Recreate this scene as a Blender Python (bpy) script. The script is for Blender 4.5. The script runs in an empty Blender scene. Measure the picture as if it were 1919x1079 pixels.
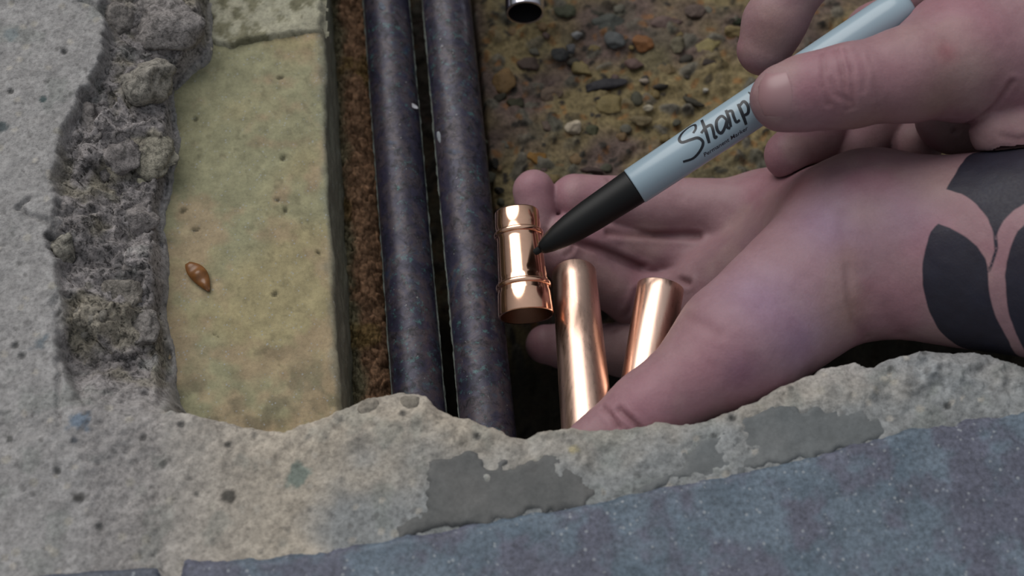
import bpy, math, random
import numpy as np
from mathutils import Vector, Matrix

# ---------------------------------------------------------------- camera, sky, light, exposure
scene = bpy.context.scene
TILT = math.radians(25.0)
FPX = 2700.0            # focal length in pixels of the 1919 wide frame
DIST = 450.0            # mm from the camera to the aim point
AIM = np.array([0.0, 0.0, -20.0])
FWD = np.array([0.0, math.sin(TILT), -math.cos(TILT)])
UPV = np.array([0.0, math.cos(TILT), math.sin(TILT)])
RGT = np.array([1.0, 0.0, 0.0])
CAM = AIM - FWD * DIST

cam_data = bpy.data.cameras.new('camera')
cam = bpy.data.objects.new('camera', cam_data)
scene.collection.objects.link(cam)
cam.location = CAM * 0.001
cam.rotation_euler = (TILT, 0.0, 0.0)
cam_data.sensor_width = 36.0
cam_data.lens = FPX / 1919.0 * 36.0
cam_data.clip_start = 0.01
cam_data.clip_end = 50.0
cam_data.dof.use_dof = True
cam_data.dof.focus_distance = 0.452
cam_data.dof.aperture_fstop = 10.0
scene.camera = cam

scene.view_settings.view_transform = 'Standard'
scene.view_settings.look = 'None'
scene.view_settings.gamma = 1.0
scene.view_settings.use_curve_mapping = False
scene.view_settings.exposure = -0.12

world = bpy.data.worlds.new('overcast_sky')
scene.world = world
world.use_nodes = True
wn, wl = world.node_tree.nodes, world.node_tree.links
wn.clear()
w_out = wn.new('ShaderNodeOutputWorld')
w_bg = wn.new('ShaderNodeBackground')
w_geo = wn.new('ShaderNodeTexCoord')
w_sep = wn.new('ShaderNodeSeparateXYZ')
w_map = wn.new('ShaderNodeMapRange')
w_ramp = wn.new('ShaderNodeValToRGB')
wl.new(w_geo.outputs['Generated'], w_sep.inputs[0])
wl.new(w_sep.outputs['Z'], w_map.inputs['Value'])
w_map.inputs['From Min'].default_value = -0.1
w_map.inputs['From Max'].default_value = 1.0
w_ramp.color_ramp.elements[0].color = (0.10, 0.10, 0.10, 1)
w_ramp.color_ramp.elements[1].color = (0.86, 0.93, 1.0, 1)
wl.new(w_map.outputs[0], w_ramp.inputs[0])
wl.new(w_ramp.outputs[0], w_bg.inputs['Color'])
w_bg.inputs['Strength'].default_value = 0.56
wl.new(w_bg.outputs[0], w_out.inputs[0])

sun_data = bpy.data.lights.new('hazy_sun', 'SUN')
sun_data.energy = 2.5
sun_data.angle = math.radians(55)
sun_data.color = (1.0, 0.97, 0.93)
sun = bpy.data.objects.new('hazy_sun', sun_data)
scene.collection.objects.link(sun)
sun.rotation_euler = Vector((0.48, -0.74, -0.95)).to_track_quat('-Z', 'Y').to_euler()

# ---------------------------------------------------------------- helpers
random.seed(7)
rng = np.random.default_rng(7)


ALBEDO = 0.64             # dull, damp surfaces under a bright sky


def lin(r, g, b):
    f = lambda c: (c / 255 / 12.92) if c / 255 <= 0.04045 else ((c / 255 + 0.055) / 1.055) ** 2.4
    return np.array([f(r), f(g), f(b)]) * ALBEDO


def P(px, py, z):
    """Point (mm) seen at photograph pixel (px, py) on the level plane z."""
    px = np.asarray(px, float); py = np.asarray(py, float); z = np.asarray(z, float)
    d = (((px - 959.5) / FPX)[..., None] * RGT - ((py - 539.5) / FPX)[..., None] * UPV + FWD)
    t = (z - CAM[2]) / d[..., 2]
    return CAM + d * t[..., None]


def V(*a):
    return np.array(a, float)


def ss(a, b, x):
    t = np.clip((np.asarray(x, float) - a) / (b - a), 0, 1)
    return t * t * (3 - 2 * t)


def _hash(ix, iy, iz, seed):
    h = (ix * 374761393 + iy * 668265263 + iz * 1440662683 + seed * 974711) & 0xFFFFFFFF
    h = ((h ^ (h >> 13)) * 1274126177) & 0xFFFFFFFF
    h = h ^ (h >> 16)
    return (h & 0xFFFFFF) / float(0xFFFFFF)


def noise(p, scale, seed=0):
    q = p / scale
    i = np.floor(q).astype(np.int64); f = q - i
    u = f * f * f * (f * (f * 6 - 15) + 10)
    r = 0.0
    for dx in (0, 1):
        for dy in (0, 1):
            for dz in (0, 1):
                w = (u[..., 0] if dx else 1 - u[..., 0]) * (u[..., 1] if dy else 1 - u[..., 1]) * (u[..., 2] if dz else 1 - u[..., 2])
                r = r + w * _hash(i[..., 0] + dx, i[..., 1] + dy, i[..., 2] + dz, seed)
    return r * 2 - 1


def fbm(p, scale, octaves=4, gain=0.5, seed=0):
    r, a, n = 0.0, 1.0, 0.0
    for k in range(octaves):
        r = r + a * noise(p, scale / 2 ** k, seed + k * 17); n += a; a *= gain
    return r / n


def voronoi(p, scale, seed=0):
    """F1, F2 and a cell random number for points p (2-D cells in x, y)."""
    q = p[..., :2] / scale
    i = np.floor(q).astype(np.int64)
    f1 = np.full(q.shape[:-1], 9.0); f2 = f1.copy(); cid = np.zeros_like(f1)
    for dx in (-1, 0, 1):
        for dy in (-1, 0, 1):
            cx, cy = i[..., 0] + dx, i[..., 1] + dy
            jx, jy = _hash(cx, cy, cx * 0 + 3, seed), _hash(cx, cy, cx * 0 + 11, seed)
            d = np.hypot(cx + jx - q[..., 0], cy + jy - q[..., 1])
            c = _hash(cx, cy, cx * 0 + 29, seed)
            near = d < f1
            f2 = np.where(near, f1, np.minimum(f2, d))
            cid = np.where(near, c, cid)
            f1 = np.where(near, d, f1)
    return f1 * scale, f2 * scale, cid


ORIGIN = {}


def make(name, verts, faces, mat, parent=None, origin=None, smooth=True, cols=None, attrs=None,
         label=None, cat=None, group=None, kind=None):
    verts = np.asarray(verts, float)
    if origin is None:
        origin = ORIGIN[parent.name] if parent is not None else verts.mean(0) * V(1, 1, 0) + V(0, 0, verts[:, 2].min())
    origin = np.asarray(origin, float)
    me = bpy.data.meshes.new(name)
    loc = (verts - origin) * 0.001
    if isinstance(faces, np.ndarray):
        n, k = faces.shape
        me.vertices.add(len(loc)); me.vertices.foreach_set('co', loc.astype(np.float32).ravel())
        me.loops.add(n * k); me.loops.foreach_set('vertex_index', faces.astype(np.int32).ravel())
        me.polygons.add(n); me.polygons.foreach_set('loop_start', np.arange(0, n * k, k, dtype=np.int32))
        me.update(calc_edges=True); me.validate()
    else:
        me.from_pydata([tuple(v) for v in loc], [], [tuple(int(i) for i in f) for f in faces]); me.update()
    me.polygons.foreach_set('use_smooth', [bool(smooth)] * len(me.polygons))
    if cols is not None:
        a = me.color_attributes.new('tint', 'FLOAT_COLOR', 'POINT')
        a.data.foreach_set('color', np.concatenate([cols, np.ones((len(cols), 1))], 1).astype(np.float32).ravel())
    for k_, v_ in (attrs or {}).items():
        a = me.attributes.new(k_, 'FLOAT', 'POINT'); a.data.foreach_set('value', np.asarray(v_, np.float32))
    if mat is not None:
        me.materials.append(mat)
    o = bpy.data.objects.new(name, me)
    scene.collection.objects.link(o)
    ORIGIN[o.name] = origin
    if parent is not None:
        o.parent = parent; o.location = (origin - ORIGIN[parent.name]) * 0.001
    else:
        o.location = origin * 0.001
    tag(o, label, cat, group, kind)
    return o


def tag(o, label=None, cat=None, group=None, kind=None):
    if label: o['label'] = label
    if cat: o['category'] = cat
    if group: o['group'] = group
    if kind: o['kind'] = kind


def thing(name, origin, label, cat, group=None):
    o = bpy.data.objects.new(name, None)
    o.empty_display_size = 0.01
    scene.collection.objects.link(o)
    ORIGIN[o.name] = np.asarray(origin, float)
    o.location = ORIGIN[o.name] * 0.001
    tag(o, label, cat, group)
    return o


def grid_faces(nx, ny, keep=None, wrap=False):
    """Quads of an nx x ny vertex grid (index = i*ny + j); wrap closes j."""
    i = np.arange(nx - 1)[:, None]; j = np.arange(ny if wrap else ny - 1)[None, :]
    j2 = (j + 1) % ny
    q = np.stack([i * ny + j + 0 * i, (i + 1) * ny + j, (i + 1) * ny + j2, i * ny + j2 + 0 * i], -1).reshape(-1, 4)
    if keep is not None:
        q = q[keep[q].all(1)]
    return q


def compact(v, f, *arrs):
    used = np.unique(f); m = np.full(len(v), -1); m[used] = np.arange(len(used))
    return (v[used], m[f]) + tuple(a[used] for a in arrs)


def frame_of(d, up=V(0, 0, 1)):
    d = d / np.linalg.norm(d)
    x = np.cross(d, up); x /= np.linalg.norm(x)
    return d, x, np.cross(x, d)          # axis, side, up


def lathe(profile, A, d, n=48, up=V(0, 0, 1), closed=False):
    """Revolve [(t, r)...] about the axis from A along d."""
    d, x, y = frame_of(d, up)
    pr = np.array(profile, float)
    a = np.linspace(0, 2 * np.pi, n, endpoint=False)
    ring = np.cos(a)[:, None] * x + np.sin(a)[:, None] * y
    v = A + pr[:, 0, None, None] * d + pr[:, 1, None, None] * ring[None]
    f = grid_faces(len(pr), n, wrap=True)
    if closed:
        i = np.array([[(len(pr) - 1) * n + k, k, (k + 1) % n, (len(pr) - 1) * n + (k + 1) % n] for k in range(n)])
        f = np.concatenate([f, i])
    return v.reshape(-1, 3), f


def poly_sd(pt, poly):
    """Signed distance (negative inside) of 2-D points to a polygon."""
    pt = np.asarray(pt, float); poly = np.asarray(poly, float)
    d = np.full(len(pt), 1e9); inside = np.zeros(len(pt), bool)
    n = len(poly)
    for k in range(n):
        a, b = poly[k], poly[(k + 1) % n]
        e = b - a; w = pt - a
        t = np.clip((w @ e) / max(e @ e, 1e-12), 0, 1)
        d = np.minimum(d, np.linalg.norm(w - t[:, None] * e, axis=1))
        c = ((a[1] > pt[:, 1]) != (b[1] > pt[:, 1]))
        with np.errstate(divide='ignore', invalid='ignore'):
            xi = (b[0] - a[0]) * (pt[:, 1] - a[1]) / (b[1] - a[1]) + a[0]
        inside ^= c & (pt[:, 0] < xi)
    return np.where(inside, -d, d)


def curve_x(pts, z):
    """Polyline of pixels at height z as a function x(y) in mm."""
    w = P(np.array([p[0] for p in pts]), np.array([p[1] for p in pts]), z)
    o = np.argsort(w[:, 1])
    return lambda y: np.interp(y, w[o, 1], w[o, 0])


def curve_y(pts, z):
    w = P(np.array([p[0] for p in pts]), np.array([p[1] for p in pts]), z)
    o = np.argsort(w[:, 0])
    return lambda x: np.interp(x, w[o, 0], w[o, 1])


# ---------------------------------------------------------------- materials
class Mat:
    def __init__(s, name, rough=0.8, metal=0.0, spec=0.5):
        s.m = bpy.data.materials.new(name); s.m.use_nodes = True
        s.n, s.l = s.m.node_tree.nodes, s.m.node_tree.links
        s.b = s.n['Principled BSDF']
        s.b.inputs['Roughness'].default_value = rough
        s.b.inputs['Metallic'].default_value = metal
        s.b.inputs['Specular IOR Level'].default_value = spec
        s.co = s.n.new('ShaderNodeTexCoord').outputs['Object']

    def vec(s, scale):
        mp = s.n.new('ShaderNodeMapping'); mp.inputs['Scale'].default_value = scale
        s.l.new(s.co, mp.inputs[0]); return mp.outputs[0]

    def noise(s, mm, detail=4, rough=0.6, vec=None, dist=0.0):
        t = s.n.new('ShaderNodeTexNoise'); t.inputs['Scale'].default_value = 1000.0 / mm if vec is None else 1.0
        t.inputs['Detail'].default_value = detail; t.inputs['Roughness'].default_value = rough
        t.inputs['Distortion'].default_value = dist
        s.l.new(s.co if vec is None else vec, t.inputs['Vector']); return t.outputs['Fac']

    def voro(s, mm, out='Distance', feature='F1'):
        t = s.n.new('ShaderNodeTexVoronoi'); t.feature = feature; t.inputs['Scale'].default_value = 1000.0 / mm
        s.l.new(s.co, t.inputs['Vector']); return t.outputs[out]

    def ramp(s, fac, *stops):
        r = s.n.new('ShaderNodeValToRGB'); e = r.color_ramp.elements
        while len(e) < len(stops): e.new(0.5)
        for k, (p, c) in enumerate(stops):
            e[k].position = p
            e[k].color = (c, c, c, 1) if np.isscalar(c) else (*c, 1)
        s.l.new(fac, r.inputs[0]); return r.outputs[0]

    def mix(s, fac, a, b, mode='MIX'):
        x = s.n.new('ShaderNodeMix'); x.data_type = 'RGBA'; x.blend_type = mode
        for v, i in ((fac, 0), (a, 6), (b, 7)):
            if hasattr(v, 'node'): s.l.new(v, x.inputs[i])
            elif np.isscalar(v): x.inputs[i].default_value = v if i == 0 else (v, v, v, 1)
            else: x.inputs[i].default_value = (*v, 1)
        return x.outputs[2]

    def math(s, op, a, b):
        x = s.n.new('ShaderNodeMath'); x.operation = op
        for v, i in ((a, 0), (b, 1)):
            if hasattr(v, 'node'): s.l.new(v, x.inputs[i])
            else: x.inputs[i].default_value = v
        return x.outputs[0]

    def attr(s, name, out='Fac'):
        a = s.n.new('ShaderNodeAttribute'); a.attribute_name = name; return a.outputs[out]

    def bump(s, height, mm, strength=1.0, prev=None):
        b = s.n.new('ShaderNodeBump'); b.inputs['Distance'].default_value = mm * 0.001
        b.inputs['Strength'].default_value = strength
        s.l.new(height, b.inputs['Height'])
        if prev is not None: s.l.new(prev, b.inputs['Normal'])
        return b.outputs[0]

    def set(s, **k):
        for name, v in k.items():
            i = s.b.inputs[{'col': 'Base Color', 'rough': 'Roughness', 'metal': 'Metallic', 'normal': 'Normal'}[name]]
            if hasattr(v, 'node'): s.l.new(v, i)
            elif np.isscalar(v): i.default_value = v
            else: i.default_value = (*v, 1)
        return s.m


def mineral(name, grain=1.2, dark=0.7, light=1.25, bump_mm=0.35, rough=0.92, sparkle=0.0, pits=0.0, sp_mm=1.3, crumbs=None):
    """Crumbly mineral surface tinted by the colour attribute of the mesh."""
    m = Mat(name, rough, spec=0.25)
    base = m.attr('tint', 'Color')
    n1 = m.noise(grain, 5, 0.7); n2 = m.noise(grain * 6, 4, 0.6)
    c = m.mix(1.0, base, m.ramp(n1, (0.30, dark), (0.5, 1.0), (0.72, light)), 'MULTIPLY')
    c = m.mix(1.0, c, m.ramp(n2, (0.3, 0.85), (0.7, 1.15)), 'MULTIPLY')
    if pits:
        pv = m.noise(grain * 2.3, 2, 0.5)
        c = m.mix(m.ramp(pv, (0.66, 0.0), (0.74, pits)), c, lin(60, 58, 55))
    if crumbs is not None:
        k = m.attr('crumb') if crumbs == 'attr' else crumbs
        cr = m.mix(1.0, m.ramp(m.noise(2.6, 6, 0.72, dist=0.8), (0.40, 0.30), (0.49, 1.0), (0.64, 1.18)), m.ramp(m.noise(0.9, 4, 0.7), (0.38, 0.55), (0.5, 1.05)), 'MULTIPLY')  # shade of fine crevices between crumbs, painted into the colour
        c = m.mix(k, c, m.mix(1.0, c, cr, 'MULTIPLY'))
    if sparkle:
        v = m.voro(sp_mm, 'Distance')
        k = m.ramp(v, (0.16, sparkle), (0.30, 0.0))
        sel = m.ramp(m.noise(3.1, 3, 0.6), (0.50, 0.0), (0.60, 1.0))
        c = m.mix(m.mix(1.0, k, sel, 'MULTIPLY'), c, lin(190, 195, 200))
    h = m.mix(0.5, n1, m.noise(grain * 0.35, 3, 0.7))
    return m.set(col=c, normal=m.bump(h, bump_mm, 0.9))


MAT_CONCRETE = mineral('broken_concrete', 1.3, 0.62, 1.28, 0.45, pits=0.3, crumbs='attr')
MAT_LUMP = mineral('crumbling_mortar', 1.3, 0.6, 1.3, 0.8, crumbs=0.75)
MAT_CRUST = mineral('lime_crust', 1.6, 0.7, 1.2, 0.6)
MAT_BRICK = mineral('old_yellow_brick', 1.0, 0.82, 1.13, 0.16, 0.8, sparkle=0.5)
MAT_DIRT = mineral('porous_dirt', 1.1, 0.35, 1.5, 0.7)
MAT_TILE = mineral('speckled_stone_tile', 1.3, 0.55, 1.45, 0.15, 0.5, sparkle=0.6, sp_mm=2.0)
MAT_RESIDUE = mineral('smooth_mortar', 1.2, 0.85, 1.12, 0.12, 0.75)
MAT_BED = mineral('trench_aggregate', 1.6, 0.45, 1.5, 0.7, 0.75)
MAT_STONE = mineral('pebble', 0.9, 0.75, 1.2, 0.2, 0.7)


def copper(name, scr, rough=0.16, tint=(0.93, 0.55, 0.38)):
    m = Mat(name, rough, 1.0)
    n = m.noise(1, 3, 0.6, m.vec(scr))
    c = m.mix(m.ramp(n, (0.35, 0.0), (0.7, 1.0)), V(*tint) * 0.94, V(*tint))
    r = m.ramp(m.noise(1, 4, 0.7, m.vec(tuple(s * 0.6 for s in scr))), (0.3, rough * 0.85), (0.7, rough * 1.3))
    return m.set(col=c, rough=r, normal=m.bump(n, 0.01, 0.15))


MAT_FITTING = copper('bright_copper', (500, 500, 250), 0.13)
MAT_PIPE = copper('brushed_copper', (1500, 22, 1500), 0.29, (0.93, 0.63, 0.50))
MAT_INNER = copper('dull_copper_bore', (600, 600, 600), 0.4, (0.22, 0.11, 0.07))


def old_pipe_mat():
    m = Mat('tarnished_pipe', 0.42, 0.2, 0.35)
    n = m.noise(9, 6, 0.65, dist=0.4); n2 = m.noise(3.0, 6, 0.7, dist=0.6)
    c = m.ramp(n, (0.28, lin(40, 42, 60)), (0.45, lin(62, 58, 78)), (0.56, lin(84, 74, 80)), (0.70, lin(52, 64, 90)))
    c = m.mix(m.ramp(n2, (0.48, 0.0), (0.66, 0.9)), c, lin(26, 24, 30))
    verd = m.mix(1.0, m.ramp(m.noise(2.6, 5, 0.75), (0.56, 0.0), (0.68, 1.0)), m.ramp(m.noise(24, 2, 0.5), (0.42, 0.0), (0.56, 1.0)), 'MULTIPLY')
    c = m.mix(m.mix(1.0, verd, 0.75, 'MULTIPLY'), c, lin(82, 128, 128))
    sp = m.ramp(m.noise(1.5, 2, 0.6), (0.70, 0.0), (0.75, 0.8))
    c = m.mix(sp, c, lin(150, 150, 150))
    r = m.ramp(n2, (0.3, 0.28), (0.7, 0.55))
    return m.set(col=c, rough=r, normal=m.bump(m.mix(0.5, n2, n), 0.25, 0.5))


MAT_OLD = old_pipe_mat()


def plain(name, col, rough=0.5, metal=0.0, var=0.1, mm=3.0, spec=0.5):
    m = Mat(name, rough, metal, spec)
    n = m.noise(mm, 4, 0.6)
    c = m.mix(n, np.asarray(col) * (1 - var), np.asarray(col) * (1 + var))
    return m.set(col=c)


MAT_BARREL = plain('grey_marker_plastic', lin(178, 200, 214), 0.26, var=0.03, mm=9)
MAT_GRIP = plain('black_marker_plastic', lin(14, 14, 15), 0.5, var=0.1, spec=0.3)
MAT_NIB = plain('black_felt', lin(10, 10, 11), 0.9)
MAT_INK = plain('black_print', lin(16, 22, 36), 0.45)
MAT_CHROME = plain('chrome', (0.75, 0.73, 0.8), 0.16, 1.0, 0.05)
MAT_FLAKE = plain('amber_flake', lin(136, 88, 44), 0.35, var=0.6, mm=3.0)
MAT_FLECK = plain('pale_fleck', lin(170, 170, 175), 0.7)
MAT_NAIL = plain('fingernail', lin(182, 140, 144), 0.36, var=0.04)


def skin_mat():
    m = Mat('skin', 0.5, spec=0.25)
    base = m.attr('tint', 'Color')
    n = m.noise(7, 4, 0.6); f = m.noise(0.9, 3, 0.7)
    c = m.mix(1.0, base, m.ramp(n, (0.3, V(0.93, 0.88, 0.89)), (0.7, V(1.06, 1.06, 1.05))), 'MULTIPLY')
    c = m.mix(1.0, c, m.ramp(f, (0.3, 0.93), (0.7, 1.05)), 'MULTIPLY')
    ink = m.ramp(m.attr('ink'), (0.42, 0.0), (0.58, 1.0))
    c = m.mix(m.mix(1.0, ink, 0.93, 'MULTIPLY'), c, m.mix(n, lin(8, 22, 36), lin(20, 40, 62)))
    s = m.b
    s.inputs['Subsurface Weight'].default_value = 0.12
    s.inputs['Subsurface Radius'].default_value = (1.0, 0.35, 0.2)
    s.inputs['Subsurface Scale'].default_value = 0.003
    v = m.voro(0.75, 'Distance')
    return m.set(col=c, rough=m.ramp(f, (0.3, 0.42), (0.7, 0.58)), normal=m.bump(m.mix(0.4, v, f), 0.09, 0.55))


MAT_SKIN = skin_mat()

# ---------------------------------------------------------------- setting: trench bed
STEP = 0.8
bx = np.arange(-75, 275, STEP); by = np.arange(-105, 235, STEP)
gx, gy = np.meshgrid(bx, by, indexing='ij')
p = np.stack([gx, gy, 0 * gx], -1).reshape(-1, 3)
warp = p + np.stack([fbm(p, 9, 3, seed=5), fbm(p, 9, 3, seed=6), 0 * p[:, 0]], -1) * 3
f1, f2, cid = voronoi(warp, 7.0, 2)
g1, g2, gid = voronoi(warp, 3.2, 9)
zz = -75 + fbm(p, 30, 4, seed=1) * 3.5 + fbm(p, 6, 3, seed=3) * 1.3
zz += np.where(cid > 0.55, ss(3.4, 1.0, f1) * 2.0 * cid, 0) + np.where(gid > 0.6, ss(1.6, 0.4, g1) * 0.8, 0)
# the slot dug out under the pipes and the deeper pit below the hand
slot_l = curve_x([(700, -220), (712, 0), (745, 400), (768, 800), (780, 1100)], -70.0)(p[:, 1])
slot_r = curve_x([(868, -220), (884, 0), (925, 400), (960, 800), (975, 1100)], -70.0)(p[:, 1])
zz -= 40 * ss(-1.5, 3.5, p[:, 0] - slot_l) * ss(1.5, -4.0, p[:, 0] - slot_r)
pit_y = P(1000, np.array([480.0, 690.0]), -75)[:, 1]
zz -= 75 * ss(pit_y[0], pit_y[1], p[:, 1] - 22 * ss(45, 95, p[:, 0]) + fbm(p, 10, 3, seed=8) * 4) * ss(-1.5, 3.5, p[:, 0] - slot_l)
p[:, 2] = zz
mid = fbm(p * V(1, 1, 0), 34, 3, seed=21)
ochre, plum, grey, drk = lin(142, 126, 90), lin(112, 94, 86), lin(116, 110, 98), lin(58, 52, 46)
c = np.where((mid > 0.02)[:, None], plum, ochre)
w = ss(-0.16, 0.22, mid)[:, None]; c = ochre * (1 - w) + plum * w
w = (ss(0.70, 0.86, cid) * ss(3.6, 2.6, f1))[:, None]; c = c * (1 - w) + (grey * (0.6 + 0.7 * gid[:, None])) * w
w = (ss(0.80, 0.9, gid) * ss(1.7, 1.0, g1))[:, None]; c = c * (1 - w) + drk * w
w = (ss(0.2, 0.1, gid) * ss(1.7, 1.0, g1))[:, None] * 0.6; c = c * (1 - w) + lin(150, 100, 50) * w
w = ss(0.15, 0.4, fbm(p, 18, 3, seed=41))[:, None] * 0.45; c = c * (1 - w) + lin(84, 84, 70) * w
w = ss(-95, -125, p[:, 2])[:, None] * 0.92; c = c * (1 - w) + lin(48, 43, 37) * w    # shade deep in slot and pit, painted into the bed colour
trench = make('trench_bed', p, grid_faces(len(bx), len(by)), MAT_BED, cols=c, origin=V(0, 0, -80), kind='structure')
tag(trench, 'rough brown aggregate bed at the bottom of the open trench')

# ---------------------------------------------------------------- setting: broken concrete floor
flat_edge = [(215, -220), (200, -60), (190, 0), (178, 60), (186, 100), (165, 150), (122, 205), (100, 260), (98, 330),
             (102, 400), (84, 440), (92, 500), (110, 560), (92, 640), (110, 700), (140, 780), (160, 900), (160, 1400)]
brick_edge = [(400, -220), (388, -60), (384, 60), (372, 105), (318, 165), (322, 205), (322, 255), (312, 330), (286, 420),
              (300, 500), (294, 600), (308, 700), (322, 775), (330, 900), (330, 1400)]
lip_edge = [(-900, 760), (200, 778), (322, 776), (400, 790), (480, 808), (530, 813), (580, 796), (640, 775), (690, 748), (750, 738),
            (800, 750), (850, 785), (900, 798), (950, 815), (985, 821), (1040, 812), (1100, 806), (1180, 809), (1240, 796),
            (1300, 797), (1350, 785), (1400, 765), (1450, 735), (1500, 715), (1560, 690), (1600, 680), (1640, 688),
            (1690, 672), (1760, 660), (1850, 665), (1919, 690), (2000, 700), (2300, 690), (2900, 700)]
Xf = curve_x(flat_edge, 0.0); Xb = curve_x(brick_edge, -22.0); Yl = curve_y(lip_edge, -1.5)
fx = np.arange(-225, 265, 0.6); fy = np.arange(-150, 150, 0.6)
gx, gy = np.meshgrid(fx, fy, indexing='ij')
p = np.stack([gx, gy, 0 * gx], -1).reshape(-1, 3)
x, y = p[:, 0], p[:, 1]
n_edge = fbm(p, 8, 4, seed=31)
ylip = Yl(x) + n_edge * 1.3 + fbm(p, 2.5, 2, seed=33) * 0.5
xb = Xb(y) + n_edge * 1.6
xf = Xf(y) + fbm(p, 12, 5, 0.65, seed=35) * 4.0
keep = (y < ylip + 9) | (x < xb + 9)
u = (x - xf) / (xb - xf)
y_fade0, y_fade1 = P(200, 800, 0)[1], P(200, 640, 0)[1]
fade = ss(y_fade0, y_fade1, y)
un = u + fbm(p, 9, 4, 0.6, seed=45) * 0.16
zl = -23 * (0.28 * ss(0.0, 0.10, u) + 0.37 * ss(0.10, 0.95, un) + 0.35 * ss(0.96, 1.04, u))
rm = ss(-0.02, 0.12, u) * ss(1.12, 0.98, u)
ridge = 1 - np.abs(fbm(p, 14, 4, 0.6, seed=51)) * 2
c1, c2, ci = voronoi(p + np.stack([n_edge, n_edge[::-1], 0 * n_edge], -1) * 2, 11, 4)
d1, d2, di = voronoi(p + np.stack([n_edge, -n_edge, 0 * n_edge], -1) * 1.5, 4.5, 14)
rough_z = fbm(p, 18, 4, 0.6, seed=52) * 6.5 + (ci - 0.5) * 4.0 + ridge * 1.2 + (di - 0.5) * 1.6 - ss(0.9, 0.0, c2 - c1) * 1.6 - ss(0.5, 0.0, d2 - d1) * 0.7 + fbm(p, 3.2, 3, 0.6, seed=57) * 1.6 + (1 - np.abs(fbm(p, 5, 3, 0.6, seed=58)) * 3) * 0.8
zl = zl * fade + rough_z * rm * (0.25 + 0.75 * fade) * 0.9
zl = np.where(u > 1.06, np.minimum(zl, -23 * fade - 60 * ss(1.06, 1.35, u)), zl)
over = y - ylip
zp = -62 * ss(0.2, 7.5, over)
zp -= 1.8 * np.exp(np.minimum(over, 0) / 3.0)
h = np.where(x < xb + 9, np.maximum(zl, zp), zp)
h = np.where(over < 0, np.where(u < 1.0, np.maximum(zl, -1.8), zp), h)
right = ss(P(1480, 700, 0)[0], P(1700, 700, 0)[0], x)
surf = fbm(p, 26, 3, seed=61) * 1.0 + fbm(p, 6, 4, 0.55, seed=62) * (0.45 + right * 0.9) + fbm(p, 1.6, 2, seed=63) * 0.22
lipband = ss(-26, -4, over) * ss(2, 0, over)
surf += lipband * (fbm(p, 9, 4, 0.6, seed=66) * (2.2 + 1.6 * right) + 0.6)
pit1, pit2, pid = voronoi(p, 5.5, 77)
surf -= np.where(pid > 0.97, ss(1.3, 0.5, pit1) * 0.9, 0)
crack = P(np.array([40, 70, 100, 75]), np.array([378, 395, 412, 425]), 0)
def near_line(p2, pts):
    d = np.full(len(p2), 1e9)
    for a, b in zip(pts[:-1], pts[1:]):
        e = b - a; t = np.clip(((p2 - a) @ e) / (e @ e), 0, 1)
        d = np.minimum(d, np.linalg.norm(p2 - a - t[:, None] * e, axis=1))
    return d


wob = p[:, :2] + np.stack([fbm(p, 3, 2, seed=95), fbm(p, 3, 2, seed=96)], -1) * 1.2
for cp in ([(48, 375), (34, 392), (52, 396), (75, 408), (98, 420)], [(150, 0), (185, 10), (205, 18), (225, 14)], [(100, 560), (112, 640), (108, 720), (112, 800)]):
    cw = P(np.array([q[0] for q in cp]), np.array([q[1] for q in cp]), 0)[:, :2]
    surf -= 1.8 * np.exp(-(near_line(wob, cw) / 0.75) ** 2)
h = h + surf
p[:, 2] = h
# colours of the concrete itself
base = lin(177, 174, 173); sandy = lin(198, 187, 172); rub = lin(172, 165, 164); blue = lin(146, 154, 160)
c = np.repeat(base[None], len(p), 0)
w = ss(P(0, 640, 0)[1], P(0, 780, 0)[1], y)[:, None] * ss(-120, -60, x)[:, None]; c = c * (1 - w) + sandy * w
w = (rm * (0.3 + 0.7 * fade))[:, None]; c = c * (1 - w) + (rub * (0.74 + 0.34 * ci[:, None])) * w
w = (rm * fade * ss(0.05, 0.3, fbm(p, 16, 3, seed=71)))[:, None] * 0.6; c = c * (1 - w) + lin(152, 144, 120) * w
tile_edge = [(-900, 1110), (0, 1078), (100, 1072), (345, 1048), (500, 1042), (700, 1012), (860, 984), (960, 965), (1100, 944), (1250, 905),
             (1400, 882), (1550, 842), (1700, 802), (1919, 768), (2300, 700), (2900, 620)]
Yt = curve_y(tile_edge, 1.5)
td = y - Yt(x)
w = (ss(32, 6, td + fbm(p, 14, 3, seed=73) * 12) * ss(P(560, 900, 0)[0], P(640, 900, 0)[0], x + fbm(p, 10, 3, seed=78) * 6))[:, None] * 0.75
c = c * (1 - w) + blue * w
w = ss(0.22, 0.5, fbm(p, 9, 4, seed=81))[:, None] * 0.35; c = c * (1 - w) + lin(142, 148, 142) * w
s1, s2, sid = voronoi(p + np.stack([n_edge, -n_edge, 0 * n_edge], -1), 2.4, 88)
calm = (1 - rm)[:, None]
c = c * (1 + calm * (0.26 * (sid[:, None] - 0.5) + 0.10 * fbm(p, 1.8, 2, seed=89)[:, None]))
w = np.where(sid > 0.965, ss(1.3, 0.7, s1), 0)[:, None] * 0.5 * calm; c = c * (1 - w) + lin(96, 94, 92) * w
w = np.where(sid < 0.03, ss(1.3, 0.7, s1), 0)[:, None] * 0.5 * calm; c = c * (1 - w) + lin(214, 206, 194) * w
w = np.where(pid > 0.97, ss(1.5, 0.7, pit1), 0)[:, None] * 0.75; c = c * (1 - w) + lin(74, 74, 74) * w
w = np.where((pid < 0.06), ss(1.6, 0.8, pit1), 0)[:, None] * 0.6; c = c * (1 - w) + lin(188, 182, 170) * w
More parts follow.
